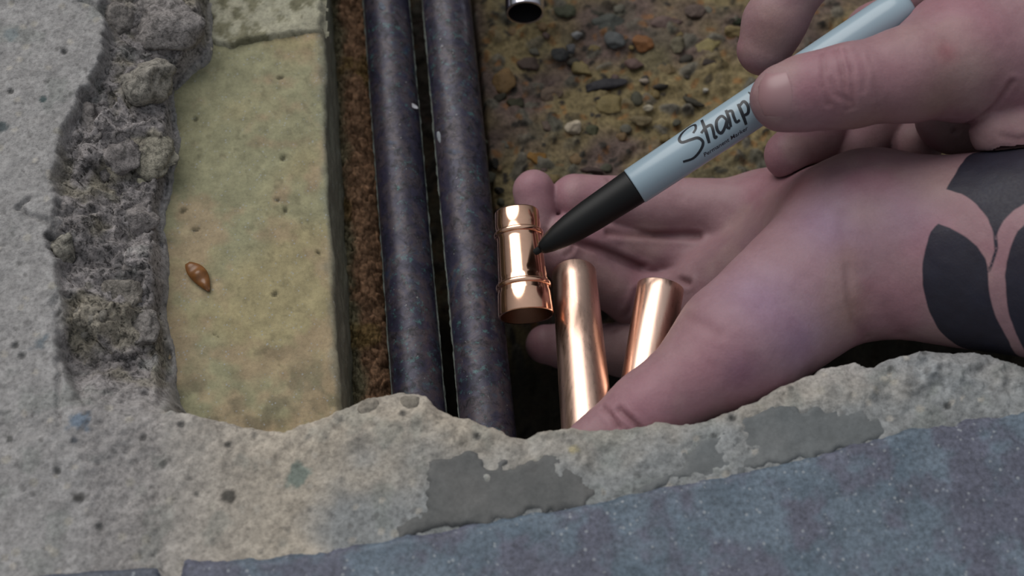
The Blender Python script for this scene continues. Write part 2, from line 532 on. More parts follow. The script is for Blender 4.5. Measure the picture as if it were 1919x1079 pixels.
for (qx, qy, qr, qc) in ((150, 790, 22, lin(120, 138, 158)), (75, 640, 20, lin(128, 138, 146)), (5, 240, 14, lin(70, 84, 88)),
                         (82, 185, 9, lin(74, 94, 96)), (20, 60, 26, lin(142, 150, 152)), (1075, 845, 12, lin(190, 180, 150)),
                         (150, 932, 16, lin(66, 64, 62)), (368, 925, 10, lin(76, 76, 74)), (428, 930, 12, lin(72, 70, 66)),
                         (140, 828, 12, lin(84, 88, 96)), (560, 890, 26, lin(132, 146, 138)), (305, 870, 8, lin(90, 90, 88)), (18, 822, 8, lin(90, 90, 88))):
    q = P(qx, qy, 0); r = qr / 6.2
    d = np.hypot(x - q[0], y - q[1]) + fbm(p, 3, 3, seed=91) * r * 0.8
    w = ss(r, r * 0.5, d)[:, None] * 0.85; c = c * (1 - w) + qc * w
f = grid_faces(len(fx), len(fy), keep)
v, f, c, crumb = compact(p, f, c, rm * (0.3 + 0.7 * fade))
floor = make('floor', v, f, MAT_CONCRETE, cols=c, attrs={'crumb': crumb}, origin=V(0, 0, 0), kind='structure')
tag(floor, 'broken grey concrete floor slab around the open trench')

# height of the finished concrete for anything that lies on it
H_FLOOR = h.reshape(len(fx), len(fy))


def floor_h(x, y):
    i = np.clip(((np.asarray(x) - fx[0]) / 0.6).astype(int), 0, len(fx) - 1)
    j = np.clip(((np.asarray(y) - fy[0]) / 0.6).astype(int), 0, len(fy) - 1)
    return H_FLOOR[i, j]


def slab_piece(name, poly_px, z, thick, mat, col, jitter, label, bump_amp=0.25, step=1.0, var=0.12, seed=0, warp_edge=1.2, edge=1.2, col2=None, mottle=8.0):
    """A low piece with its own broken outline: top follows gentle noise, sides drop by thick."""
    poly = P(np.array([q[0] for q in poly_px]), np.array([q[1] for q in poly_px]), z)[:, :2]
    lo, hi = poly.min(0) - 3, poly.max(0) + 3
    ax = np.arange(lo[0], hi[0], step); ay = np.arange(lo[1], hi[1], step)
    gx, gy = np.meshgrid(ax, ay, indexing='ij')
    p = np.stack([gx, gy, 0 * gx], -1).reshape(-1, 3)
    sd = poly_sd(p[:, :2], poly) + fbm(p, 6, 4, seed=seed + 3) * warp_edge + fbm(p, 1.8, 2, seed=seed + 4) * warp_edge * 0.35
    top = z + fbm(p, 20, 3, seed=seed) * bump_amp * 2 + fbm(p, 4, 3, seed=seed + 1) * bump_amp
    p[:, 2] = top - thick * ss(-edge, edge * 0.8, sd)
    keep = sd < edge + step
    f = grid_faces(len(ax), len(ay), keep)
    v, f, pk = compact(p, f, p)
    c = np.repeat(col[None], len(v), 0) * (1 + var * fbm(v * V(1, 1, 0), 12, 4, seed=seed + 9)[:, None] * V(1.2, 1.0, 0.9))
    if col2 is not None:
        w = ss(-0.15, 0.25, fbm(v * V(1, 1, 0), mottle, 5, 0.65, seed=seed + 12))[:, None]
        c = c * (1 - w) + col2 * w
    return make(name, v, f, mat, floor, cols=c, label=label)


# stone tiles along the near side
Ye = [q for q in tile_edge if q[0] >= 345]
slab_piece('tile', Ye + [(2900, 1700), (330, 1700), (338, 1079)], 2.2, 4, MAT_TILE, lin(112, 126, 140), 0, 'large speckled blue grey stone tile', 0.15, 1.0, 0.2, 100, 1.1, 1.8, lin(108, 110, 126), 16.0)
slab_piece('tile', [(-900, 1118), (0, 1082), (95, 1072), (180, 1066), (298, 1058), (302, 1079), (300, 1700), (-900, 1700)], 2.0, 4, MAT_TILE, lin(104, 108, 120), 0, 'smaller grey stone tile beyond a pale joint', 0.15, 1.0, 0.25, 120, 0.4, 1.0)
# smooth grey mortar left on the slab
slab_piece('mortar_patch', [(796, 862), (850, 846), (900, 858), (960, 868), (1040, 852), (1085, 880), (1118, 905), (1122, 930), (1108, 944), (960, 968), (860, 990), (752, 1003), (748, 980), (800, 955), (812, 915)],
           0.5, 2.5, MAT_RESIDUE, lin(116, 116, 115), 0, 'dark grey smooth mortar patch beside the tile', 0.3, 0.8, 0.15, 140, 3.2, 1.4)
slab_piece('mortar_patch', [(1268, 858), (1330, 822), (1400, 788), (1470, 763), (1540, 748), (1620, 748), (1664, 788), (1668, 820), (1740, 806), (1919, 772), (1919, 790), (1700, 815), (1550, 852), (1400, 892), (1260, 914), (1180, 930), (1215, 890)],
           0.6, 2.5, MAT_RESIDUE, lin(124, 127, 128), 0, 'grey smooth mortar patch below the right hand end of the lip', 0.3, 0.8, 0.15, 160, 3.2, 1.4)

# ---------------------------------------------------------------- brick and the mortar beside it
brick_l = curve_x(brick_edge, -25.0)
edge_top = curve_x([(588, -220), (600, 0), (607, 100), (616, 300), (630, 560), (640, 780), (650, 1000)], -25.0)


def brick_block():
    ys = np.arange(-75, 185, 0.7)
    y_end = P(500, 74, -25)[1]
    prof = []                                  # (kind, parameter) across the block
    nt = 110; ns = 60
    V_ = []
    for k in range(nt):
        t = k / (nt - 1)
        V_.append(('t', t))
    rows = []
    xr = edge_top(ys); xl = brick_l(ys) - 14
    for k in range(nt):
        t = k / (nt - 1); xx = xl + (xr - 2.2 - xl) * t
        rows.append((np.stack([xx, ys, np.full_like(ys, -25.0)], -1), np.repeat(V(0, 0, 1)[None], len(ys), 0)))
    for k in range(1, 8):
        a = k / 8 * math.pi / 2
        rows.append((np.stack([xr - 2.2 + 2.2 * math.sin(a), ys, np.full_like(ys, -27.2 + 2.2 * math.cos(a))], -1), np.repeat(V(math.sin(a), 0, math.cos(a))[None], len(ys), 0)))
    for k in range(ns):
        zz = -27.2 - k / (ns - 1) * 48
        rows.append((np.stack([xr + k / (ns - 1) * 1.5, ys, np.full_like(ys, zz)], -1), np.repeat(V(1, 0, 0)[None], len(ys), 0)))
    p = np.stack([r[0] for r in rows]).reshape(-1, 3); n = np.stack([r[1] for r in rows]).reshape(-1, 3)
    d = fbm(p, 30, 3, seed=201) * 1.1 + fbm(p, 5, 4, seed=202) * 0.35 + fbm(p, 1.5, 2, seed=203) * 0.10
    side = n[:, 0]
    d += side * (fbm(p * V(1, 0.5, 1), 7, 4, seed=205) * 0.9)
    pv1, pv2, pvi = voronoi(p + fbm(p, 4, 2, seed=207)[:, None] * 2, 7, 55)
    pit = np.where(pvi > 0.90, ss(1.3, 0.4, pv1), 0) * (side < 0.5)
    d -= pit * 0.9
    p = p + n * d[:, None]
    a, b_, pk = lin(181, 168, 129), lin(168, 164, 131), lin(184, 160, 130)
    m1 = fbm(p, 34, 3, seed=211)[:, None]; m2 = fbm(p + 50, 26, 4, seed=213)[:, None]
    c = a * (1 - ss(-0.3, 0.3, m1)) + b_ * ss(-0.3, 0.3, m1)
    w = ss(-0.1, 0.45, m2 + 0.5 * fbm(p, 5, 3, seed=216)[:, None]) * 0.7; c = c * (1 - w) + pk * w
    w = np.clip(side, 0, 1)[:, None] * 0.85; c = c * (1 - w) + lin(134, 134, 120) * w
    w = pit[:, None] * 0.8; c = c * (1 - w) + lin(70, 66, 50) * w
    rimy = ss(4, 0, edge_top(p[:, 1]) - p[:, 0] + fbm(p, 5, 3, seed=219) * 3)[:, None] * (1 - np.clip(side, 0, 1)[:, None]) * 0.6
    c = c * (1 - rimy) + lin(140, 142, 128) * rimy
    fine = fbm(p, 3.2, 4, 0.65, seed=225)[:, None]
    c = c * (1 + 0.22 * fine)
    spk = ss(0.30, 0.42, fbm(p, 2.4, 2, seed=227))[:, None] * ss(-0.1, 0.3, fbm(p, 25, 2, seed=228))[:, None] * 0.28
    c = c * (1 - spk) + lin(92, 86, 66) * spk
    low = ss(P(450, 600, -25)[1], P(450, 780, -25)[1], p[:, 1])[:, None] * ss(0.0, 0.4, fbm(p, 6, 4, seed=223))[:, None] * 0.7
    c = c * (1 - low) + lin(120, 112, 92) * low
    return make('brick', p, grid_faces(len(rows), len(ys))[:, ::-1], MAT_BRICK, floor, cols=c, label='large old yellow brick with a rounded edge, laid in the slab')


brick_block()


def mortar_bits():
    # pale mortar crust over the far end of the brick
    slab_piece('mortar_patch', [(372, -260), (600, -260), (598, 0), (600, 52), (560, 60), (500, 72), (440, 80), (405, 84), (384, 70), (392, 30), (376, 0)],
               -22.6, 4, MAT_CRUST, lin(188, 184, 162), 0, 'pale lime mortar crust over the far end of the brick', 0.6, 0.7, 0.12, 240, 1.8, 1.4, lin(136, 132, 108), 5.0)
    # strip of crumbling mortar between the brick and the pipes
    xs = np.linspace(0, 1, 60); ys = np.arange(-80, 190, 0.6)
    xl = curve_x([(600, -220), (618, 0), (640, 400), (664, 780), (672, 1000)], -70.0)(ys)
    xr = curve_x([(688, -220), (696, 0), (716, 400), (742, 780), (750, 1000)], -70.0)(ys)
    p = np.stack([xl[None] + (xr - xl)[None] * xs[:, None], np.repeat(ys[None], 60, 0), np.full((60, len(ys)), -57.0)], -1).reshape(-1, 3)
    s = np.repeat(xs[:, None], len(ys), 1).ravel()
    v1, v2, vi = voronoi(p, 2.6, 31)
    p[:, 2] += -6 * (2 * np.abs(s - 0.42)) ** 2 + fbm(p, 9, 4, seed=231) * 2.5 + (vi - 0.5) * 2.2 - ss(0.5, 0.0, v2 - v1) * 1.2 + fbm(p, 1.4, 2, seed=233) * 0.8
    c = np.repeat(lin(158, 122, 94)[None], len(p), 0) * (0.6 + 0.8 * vi[:, None])
    w = ss(0.45, 0.1, s + fbm(p, 8, 3, seed=235) * 0.3)[:, None]; c = c * (1 - w) + lin(140, 132, 104) * w
    w = ss(0.15, 0.4, fbm(p, 12, 3, seed=237))[:, None] * 0.7; c = c * (1 - w) + lin(140, 116, 66) * w
    make('mortar_joint', p, grid_faces(60, len(ys)), MAT_DIRT, floor, cols=c, label='crumbling porous brown mortar strip beside the pipes')


mortar_bits()


# ---------------------------------------------------------------- stones
def ico(sub):
    import bmesh
    bm = bmesh.new(); bmesh.ops.create_icosphere(bm, subdivisions=sub, radius=1.0)
    v = np.array([q.co[:] for q in bm.verts]); f = np.array([[q.index for q in g.verts] for g in bm.faces]); bm.free()
    return v, f


ICO3, ICO2 = ico(4), ico(2)


def chunk(name, px, py, z, sx, sy, sz, rot, col, parent, seed, mat=None, facets=7, rough=0.10, label=None, hi=True, **tags):
    v, f = (ICO3 if hi else ICO2)
    r = np.random.default_rng(seed)
    q = v.copy()
    for _ in range(facets):                     # broken flats
        n = r.normal(size=3); n /= np.linalg.norm(n); dd = r.uniform(0.55, 0.85)
        ex = np.maximum(q @ n - dd, 0); q = q - ex[:, None] * n * 0.92
    c0 = P(px, py, z)
    q = q * V(sx, sy, sz)
    q = q * (1 + fbm(q + seed * 13.7, max(sx, sy) * 0.7, 3, seed=seed)[:, None] * rough * 2)
    q = q + v * (fbm(q + seed, 1.3, 2, seed=seed + 1) * min(0.35, 0.06 * sx))[:, None]
    a = math.radians(rot); R = np.array([[math.cos(a), -math.sin(a), 0], [math.sin(a), math.cos(a), 0], [0, 0, 1]])
    q = q @ R.T + c0
    c = np.repeat(np.asarray(col)[None], len(q), 0) * (1 + 0.22 * fbm(q, 2.5, 3, seed=seed + 2)[:, None])
    return make(name, q, f, mat or MAT_STONE, parent, origin=None if parent is None else c0, cols=c, label=label, **tags)


S = 1 / 5.55
# loose white stone lying on the bed: a thing of its own
chunk('stone', 1075, 238, -71.5, 3.4, 3.1, 2.6, 20, lin(196, 182, 160), None, 11, facets=9, label='loose off-white stone on the brown trench bed', cat='stone')
named = [(1135, 160, 8.2, 2.6, 1.8, 14, lin(60, 58, 62)), (1335, 120, 5.6, 3.4, 1.8, 0, lin(66, 56, 50)), (1048, 102, 3.0, 3.4, 1.8, 60, lin(62, 62, 62)),
         (1070, 92, 2.8, 2.2, 1.6, 20, lin(96, 96, 98)), (1205, 80, 4.6, 4.0, 1.9, 10, lin(136, 92, 56)), (1155, 74, 4.6, 4.6, 2.0, 30, lin(96, 98, 98)),
         (1140, 40, 6.5, 4.5, 2.0, 10, lin(88, 90, 84)), (1215, 202, 1.9, 1.4, 1.5, 0, lin(192, 182, 160)), (1207, 152, 2.0, 1.2, 1.2, 0, lin(170, 156, 140)),
         (1322, 170, 1.3, 1.0, 1.2, 0, lin(190, 186, 176)), (965, 195, 3.6, 3.0, 1.6, 0, lin(64, 62, 44)), (936, 185, 3.0, 2.0, 1.4, 40, lin(60, 56, 44)),
         (928, 306, 1.8, 2.6, 1.2, 20, lin(44, 40, 34)), (935, 357, 1.9, 1.5, 1.2, 0, lin(44, 40, 34)), (1005, 295, 4.0, 3.0, 1.5, 0, lin(142, 104, 50)),
         (948, 150, 6.0, 4.6, 2.0, 60, lin(132, 104, 68)), (1110, 320, 4.6, 1.5, 1.3, -8, lin(78, 62, 58)), (1300, 190, 4.5, 1.5, 1.3, -28, lin(70, 66, 56)),
         (1238, 162, 3.8, 1.3, 1.3, 10, lin(62, 58, 52)), (1080, 66, 2.6, 1.8, 1.6, 0, lin(150, 150, 150)), (1385, 40, 3.6, 1.8, 1.5, -15, lin(58, 64, 46)),
         (1270, 85, 4.0, 3.4, 1.8, 30, lin(112, 104, 84)), (1250, 40, 6.0, 3.0, 1.8, 5, lin(112, 92, 86)), (1145, 195, 6.0, 4.0, 1.6, 10, lin(138, 122, 82)),
         (1330, 85, 6.5, 4.5, 1.6, 10, lin(150, 136, 92)), (1375, 60, 6.0, 2.4, 2.2, -12, lin(140, 122, 84)), (1110, 245, 3.0, 2.4, 1.4, 0, lin(82, 82, 60)),
         (1030, 235, 4.0, 2.6, 1.4, 0, lin(104, 88, 78)), (1200, 225, 4.4, 2.6, 1.4, 0, lin(122, 108, 80)), (990, 120, 4.6, 3.4, 1.5, 0, lin(96, 80, 72)),
         (1035, 175, 5.0, 3.0, 1.5, 20, lin(116, 98, 84)), (1090, 130, 5.6, 3.4, 1.5, -20, lin(140, 124, 84)), (1190, 120, 4.0, 2.4, 1.5, 0, lin(110, 88, 82)),
         (1060, 20, 5.0, 3.2, 1.6, 0, lin(80, 82, 64)), (1305, 20, 5.0, 3.2, 1.6, 0, lin(104, 88, 80)), (1250, 130, 4.0, 2.4, 1.3, 0, lin(124, 106, 74))]
for k, (px, py, sx, sy, sz, rot, col) in enumerate(named):
    chunk('stone', px, py, -74.2, sx, sy, sz, rot, col, trench, 300 + k)
for k in range(70):
    px, py = rng.uniform(890, 1480), rng.uniform(-20, 420)
    s = rng.uniform(1.1, 2.6)
    col = [lin(130, 112, 74), lin(104, 86, 80), lin(72, 66, 58), lin(112, 108, 96), lin(130, 106, 76), lin(84, 82, 68)][k % 6]
    chunk('stone', px, py, -75.0, s * rng.uniform(1, 1.5), s, s * 0.6, rng.uniform(0, 180), col, trench, 500 + k, hi=False, rough=0.06, facets=5)

# lumps broken out of the slab, still bedded in the edge
for k, (px, py, z, sx, sy, sz, rot, col) in enumerate([
        (306, 42, -12, 14.5, 10.5, 9, 8, lin(168, 161, 158)), (275, 150, -12.5, 10.5, 9.5, 8.0, 25, lin(170, 164, 154)), (222, 30, -9, 6, 8, 5, 0, lin(160, 153, 148)),
        (345, 118, -25, 7.5, 4.0, 3.5, 22, lin(116, 96, 76)), (284, 286, -16.5, 8.0, 12, 3.4, 60, lin(168, 162, 147)), (116, 466, -6, 4.5, 5.5, 4, 0, lin(168, 163, 152)),
        (215, 300, -13, 8, 7, 4, 0, lin(158, 151, 149)), (240, 420, -16, 9, 8, 4, 40, lin(160, 153, 151)), (160, 230, -9, 7, 9, 4, 30, lin(158, 151, 148)),
        (225, 555, -14, 8, 6, 4, 0, lin(158, 151, 143)), (265, 620, -16.5, 6, 7, 3.5, 20, lin(150, 144, 140)), (160, 600, -8, 6, 7, 4, 0, lin(166, 160, 150)),
        (205, 210, -13, 6.5, 5, 4, 70, lin(154, 148, 142)), (250, 500, -16.5, 5, 6, 4, 0, lin(162, 155, 151))]):
    chunk('mortar_lump', px, py, z, sx, sy, sz, rot, col, floor, 700 + k, MAT_LUMP, 6, 0.24)
chunk('chip', 265, 340, -18.5, 2.6, 2.0, 1.4, -30, lin(206, 200, 176), floor, 731, None, 9, 0.05, 'cream white chip in the broken edge')
chunk('chip', 392, 91, -24.2, 1.4, 0.9, 0.8, -30, lin(200, 192, 176), floor, 732, None, 9, 0.05, 'tiny cream chip by the far end of the brick')
chunk('chip', 1074, 846, 0.3, 2.4, 1.6, 1.0, -30, lin(196, 184, 150), floor, 733, None, 9, 0.05, 'cream chip bedded in the near lip')
for k, (px, py, s) in enumerate([(770, 758, 3.0), (690, 765, 2.8)]):
    chunk('mortar_lump', px, py, -0.9, s * 1.25, s, s * 0.6, k * 37, lin(160, 152, 140), floor, 760 + k, MAT_CONCRETE, 6, 0.12)


def amber_flake():
    c = P(371, 519, -24.0)
    n, m = 22, 12
    v = []
    for i in range(n):
        s = i / (n - 1)
        for j in range(m):
            t = (j / (m - 1) - 0.5) * 2
            wdt = 2.9 * math.sin(math.pi * min(1, s * 0.95 + 0.04)) ** 0.7 * (1.15 - 0.45 * s)
            xx = (s - 0.5) * 12.5
            v.append((xx, t * wdt + math.sin(s * 3) * 0.7, 1.5 * (1 - t * t) * math.sin(math.pi * s) + 0.35 * math.sin(s * 17) * (1 - t * t)))
    v = np.array(v)
    lo = v.copy(); lo[:, 2] -= 0.35
    a = math.radians(-52); R = np.array([[math.cos(a), -math.sin(a), 0], [math.sin(a), math.cos(a), 0], [0, 0, 1]])
    f = grid_faces(n, m)
    v = np.concatenate([v, lo]) @ R.T + c
    rim = [(j, j + 1) for j in range(m - 1)] + [(i * m + m - 1, (i + 1) * m + m - 1) for i in range(n - 1)] + [((n - 1) * m + j + 1, (n - 1) * m + j) for j in range(m - 1)] + [((i + 1) * m, i * m) for i in range(n - 1)]
    sides = np.array([[a_, b_, b_ + n * m, a_ + n * m] for a_, b_ in rim])
    make('dry_flake', v, np.concatenate([f, f[:, ::-1] + n * m, sides]), MAT_FLAKE, None, label='small amber brown dry flake lying on the yellow brick', cat='flake')


amber_flake()


# ---------------------------------------------------------------- old tarnished pipes
def pipe_mesh(A, B, r, r2=None, wall=None, n=64, rows=2, wob=0.0, seed=0):
    d = B - A; L = np.linalg.norm(d); r2 = r if r2 is None else r2
    prof = [(L * k / (rows - 1), r + (r2 - r) * k / (rows - 1)) for k in range(rows)]
    if wall:
        rm = lambda t: r + (r2 - r) * t / L
        prof = [(0.0, r - wall), (0.0, r - 0.25), (0.07, r - 0.08), (0.25, r)] + prof[1:-1] + [(L - 0.25, r2), (L - 0.07, r2 - 0.08), (L, r2 - 0.25), (L, r2 - wall)]
    v, f = lathe(prof, A, d, n)
    if wob:
        ax = d / L
        c = A + ((v - A) @ ax)[:, None] * ax
        v = c + (v - c) * (1 + wob * fbm(v, 14, 3, seed=seed))[:, None]
    return v, f


old_left = [(724, 0), (763, 380), (786, 760)]
old_right = [(836, 0), (876, 380), (914, 800)]


def old_pipe(pts, z, r, label, seed):
    a, b = P(pts[0][0], pts[0][1], z), P(pts[-1][0], pts[-1][1], z)
    d = (b - a) / np.linalg.norm(b - a)
    A, B = a - d * 95, b + d * 45
    v, f = pipe_mesh(A, B, r, rows=260, n=56, wob=0.018, seed=seed)
    o = make('old_pipe', v, f, MAT_OLD, None, label=label, cat='pipe', group='tarnished pipes in the trench')
    # scale crusted along the inner flank
    return o, A, B


pl, A1, B1 = old_pipe(old_left, -52, 8.6, 'dark tarnished old pipe next to the brick', 401)
pr_, A2, B2 = old_pipe(old_right, -51, 9.0, 'dark tarnished old pipe farther from the brick, beside the copper coupling', 407)


def scale_crust(pipe, A, B, r, ang, seed, label):
    """Thin crest of lime scale running along the flank of a pipe."""
    d, xx, yy = frame_of(B - A); L = np.linalg.norm(B - A)
    ts = np.arange(0, L, 0.8); m = 7
    v = []
    for t in ts:
        q = V(t, seed, 0)
        w = max(0.004, 0.025 + 0.09 * noise(q[None], 7, seed)[0])
        for j in range(m):
            a = ang + w * (j / (m - 1) - 0.5) * 2
            rr = r + (0.42 + 0.4 * noise(q[None] + j * 3, 2.2, seed + 1)[0]) * (1 - (2 * j / (m - 1) - 1) ** 2) - 0.2
            v.append(A + d * t + (xx * math.cos(a) + yy * math.sin(a)) * rr)
    c = np.repeat(lin(112, 118, 112)[None], len(v), 0) * (0.7 + 0.5 * rng.random((len(v), 1)))
    make('lime_scale', np.array(v), grid_faces(len(ts), m), MAT_STONE, pipe, cols=c, label=label)


def side_angle(A, B, sx):
    d, xx, yy = frame_of(B - A)
    return math.atan2(0.22, 1.0) if xx[0] * sx > 0 else math.pi - math.atan2(0.22, 1.0)


scale_crust(pl, A1, B1, 8.6, side_angle(A1, B1, 1), 3, 'pale lime scale line')
scale_crust(pr_, A2, B2, 9.0, side_angle(A2, B2, -1), 8, 'pale lime scale line')
scale_crust(pl, A1, B1, 8.6, side_angle(A1, B1, -1), 5, 'pale lime scale line')
chunk('pale_fleck', 775, 199, -46.2, 2.0, 0.8, 0.5, -35, lin(176, 176, 182), pl, 411, None, 5, 0.05, 'pale fleck stuck on the pipe')
chunk('pale_fleck', 716, 12, -43.6, 1.6, 2.4, 0.5, 10, lin(120, 126, 140), pl, 412, None, 5, 0.05, 'pale fleck stuck on the pipe')
chunk('pale_fleck', 826, 258, -45.5, 1.3, 2.8, 0.6, 15, lin(150, 154, 160), pr_, 413, None, 5, 0.08, 'pale fleck stuck on the pipe')

# polished pipe end that shows at the far side
a, b = P(984, 24, -46), P(978, -120, -46)
v, f = pipe_mesh(a, b + (b - a) * 4.2, 7.1, wall=0.9, n=64, rows=12)
ch = thing('chrome_pipe', a, 'polished chrome pipe with a dark open end above the trench bed', 'pipe')
make('tube', v, f, MAT_CHROME, ch)
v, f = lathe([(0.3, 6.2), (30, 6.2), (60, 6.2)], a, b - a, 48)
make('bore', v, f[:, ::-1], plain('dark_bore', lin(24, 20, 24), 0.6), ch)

# ---------------------------------------------------------------- new copper
def coupling():
    A, B = P(968, 398, -27.5), P(986, 592, -31.5)
    d = B - A; L = np.linalg.norm(d)
    o = thing('pipe_coupling', (A + B) / 2 - V(0, 0, 9), 'short bright copper coupling with two raised rings, under the marker tip', 'fitting')
    q = lambda t: 7.25 + (8.9 - 7.25) * t          # slight flare of the two sockets
    pr = [(0.0, q(0) - 0.9), (0.0, q(0) - 0.2), (0.012, q(0)), (0.15, q(.1)), (0.185, q(.15) - 0.25), (0.20, q(.2) - 0.25), (0.245, q(.22) - 0.25), (0.262, q(.22) - 0.42), (0.285, q(.24) - 0.42),
          (0.64, q(.66) - 0.42), (0.665, q(.68) - 0.42), (0.68, q(.68) - 0.22), (0.765, q(.76) - 0.22), (0.785, q(.78) - 0.05), (0.80, q(.80)),
          (0.988, q(1)), (1.0, q(1) - 0.15), (1.0, q(1) - 0.85)]
    v, f = lathe([(t * L, r) for t, r in pr], A, d, 72)
    make('body', v, f, MAT_FITTING, o)
    v, f = lathe([(L * 1.0, q(1) - 0.85), (L * 0.72, q(.75) - 0.95), (L * 0.70, 6.3), (L * 0.30, 6.0), (L * 0.28, q(.25) - 0.95), (0.0, q(0) - 0.9)], A, d, 56)
    make('bore', v, f, MAT_INNER, o)
    for t in (0.222, 0.722):                        # the raised solder rings
        rr = q(t) - 0.25; pr = []
        for k in range(13):
            a = math.pi * k / 12
            pr.append((t * L - 0.95 * math.cos(a), rr - 0.05 + 0.75 * math.sin(a)))
        v, f = lathe(pr, A, d, 72)
        make('solder_ring', v, f, MAT_FITTING, o)


coupling()


def offcut(pa, za, pb, zb, r, r2, ext, label):
    A, B = P(*pa, za), P(*pb, zb)
    B = B + (B - A) * ext
    o = thing('copper_pipe', (A + B) / 2 - V(0, 0, r), label, 'pipe', 'short new copper pipes held in the hand')
    v, f = pipe_mesh(A, B, r, r2, wall=0.8, n=72, rows=14)
    make('tube', v, f, MAT_PIPE, o)
    d = B - A
    v, f = lathe([(0.0, r - 0.8), (np.linalg.norm(d), r2 - 0.8)], A, d, 48)
    make('bore', v, f[:, ::-1], MAT_INNER, o)


offcut((1076, 512), -44, (1096, 740), -30, 7.3, 8.2, 0.42, 'short new copper pipe lying between thumb and fingers, next to the coupling')
offcut((1238, 538), -33, (1212, 690), -34, 7.6, 7.4, 0.25, 'shorter new copper pipe deep in the palm beside the ball of the thumb')


# ---------------------------------------------------------------- marker pen
M_TIP = P(1001, 474, -17.0); M_END = P(1707, 6, 25.0)


def marker():
    d = M_END - M_TIP; L = np.linalg.norm(d); d = d / L
    o = thing('marker_pen', M_TIP, 'grey and black marker pen with its tip on the copper coupling', 'pen')
    j = 37.5
    v, f = lathe([(0, 0.0), (0, 0.75), (0.6, 1.1), (4.5, 1.2), (4.6, 0.0)], M_TIP, d, 24)
    make('nib', v, f, MAT_NIB, o)
    v, f = lathe([(2.2, 0.0), (2.2, 1.5), (3.0, 2.1), (5.5, 3.0), (9, 3.9), (14, 4.7), (21, 5.25), (30, 5.55), (36.8, 5.8), (j, 5.8), (j, 5.0)], M_TIP, d, 56)
    make('grip_section', v, f, MAT_GRIP, o)
    v, f = lathe([(j, 4.5), (j, 5.9), (j + 0.4, 6.05), (j + 20, 6.25), (j + 55, 6.5), (L - 10, 6.7), (L - 6, 6.5), (L - 3, 5.8), (L - 1.2, 4.6), (L - 0.3, 3.0), (L, 0.0)], M_TIP, d, 64)
    make('barrel', v, f, MAT_BARREL, o)
    # print on the barrel; letter strokes given along (s) and round (h) the barrel
    mid = (M_TIP + M_END) / 2
    view = CAM - mid; view -= d * (view @ d); view /= np.linalg.norm(view)
    sidev = np.cross(view, d)                       # points up the lettering
    if sidev @ UPV < 0: sidev = -sidev
    z4 = 1079 / 200.0

    def to_sh(x, y):                                # lettering drawn in a 5.395 x enlarged square
        px, py = 1240 + x / z4, 140 + y / z4
        r = (px - 959.5) / FPX * RGT - (py - 539.5) / FPX * UPV + FWD
        # closest approach of the sight line and the axis, then offset round the barrel
        nrm = np.cross(r, d); nrm /= np.linalg.norm(nrm)
        off = (M_TIP - CAM) @ nrm
        if nrm @ sidev > 0: nrm, off = nrm, -off
        else: nrm, off = -nrm, off
        w0 = CAM - M_TIP; a_, b_, c_ = r @ r, r @ d, 1.0
        s = ((w0 @ d) * a_ - (w0 @ r) * b_) / (a_ * c_ - b_ * b_)
        return s, math.asin(max(-1, min(1, off / 6.35))) * 6.3

    def on(s, hgt, lift=0.07):
        rr = np.interp(s, [j, j + 20, j + 55, L - 10], [6.05, 6.25, 6.5, 6.7]) + lift
        a = hgt / 6.3
        return M_TIP + d * s + (view * math.cos(a) + sidev * math.sin(a)) * rr

    def smoothline(pts, n=8):
        pts = np.array(pts, float); out = []
        q = np.concatenate([[2 * pts[0] - pts[1]], pts, [2 * pts[-1] - pts[-2]]])
        for k in range(1, len(q) - 2):
            for i in range(n):
                t = i / n
                out.append(0.5 * ((2 * q[k]) + (-q[k - 1] + q[k + 1]) * t + (2 * q[k - 1] - 5 * q[k] + 4 * q[k + 1] - q[k + 2]) * t * t + (-q[k - 1] + 3 * q[k] - 3 * q[k + 1] + q[k + 2]) * t ** 3))
        out.append(pts[-1]); return np.array(out)

    strokes = [([(308, 598), (335, 548), (325, 512), (270, 535), (205, 590), (168, 655), (195, 690), (280, 665), (352, 648), (402, 690), (382, 765), (310, 850), (205, 888)], 1.0),
               ([(398, 462), (425, 560), (465, 700)], 1.15), ([(385, 600), (430, 545), (480, 520), (500, 560), (520, 645), (545, 630)], 1.0),
               ([(640, 470), (590, 430), (540, 480), (545, 570), (585, 600), (620, 545), (640, 470)], 1.05), ([(640, 470), (645, 540), (675, 555)], 1.0),
               ([(635, 370), (660, 450), (680, 540)], 1.1), ([(640, 390), (690, 380), (710, 440), (735, 490), (770, 470)], 1.0),
               ([(755, 310), (790, 400), (835, 515)], 1.15), ([(770, 330), (810, 285), (850, 330), (850, 400), (800, 430)], 1.05),
               ([(875, 300), (895, 350), (915, 400)], 1.1), ([(866, 205), (880, 195)], 1.5),
               ([(940, 350), (990, 310), (980, 270), (950, 300), (955, 360), (1010, 370), (1050, 330)], 1.0)]
    vs, fs = [], []
    for pts, wd in strokes:
        q = smoothline([to_sh(*s) for s in pts])
        tg = np.gradient(q, axis=0); tg /= np.linalg.norm(tg, axis=1)[:, None] + 1e-9
        nn = np.stack([-tg[:, 1], tg[:, 0]], 1)
        n = len(q); b0 = len(vs)
        for k in range(n):
            wk = 0.46 * wd * (0.8 + 0.2 * math.sin(math.pi * k / (n - 1)))
            for lift in (0.02, 0.07):
                vs.append(on(*(q[k] + nn[k] * wk), lift)); vs.append(on(*(q[k] - nn[k] * wk), lift))
        for k in range(n - 1):
            e = b0 + k * 4
            fs += [(e + 2, e + 3, e + 7, e + 6), (e, e + 2, e + 6, e + 4), (e + 3, e + 1, e + 5, e + 7)]
        fs += [(b0, b0 + 1, b0 + 3, b0 + 2), (b0 + 4 * n - 4, b0 + 4 * n - 2, b0 + 4 * n - 1, b0 + 4 * n - 3)]
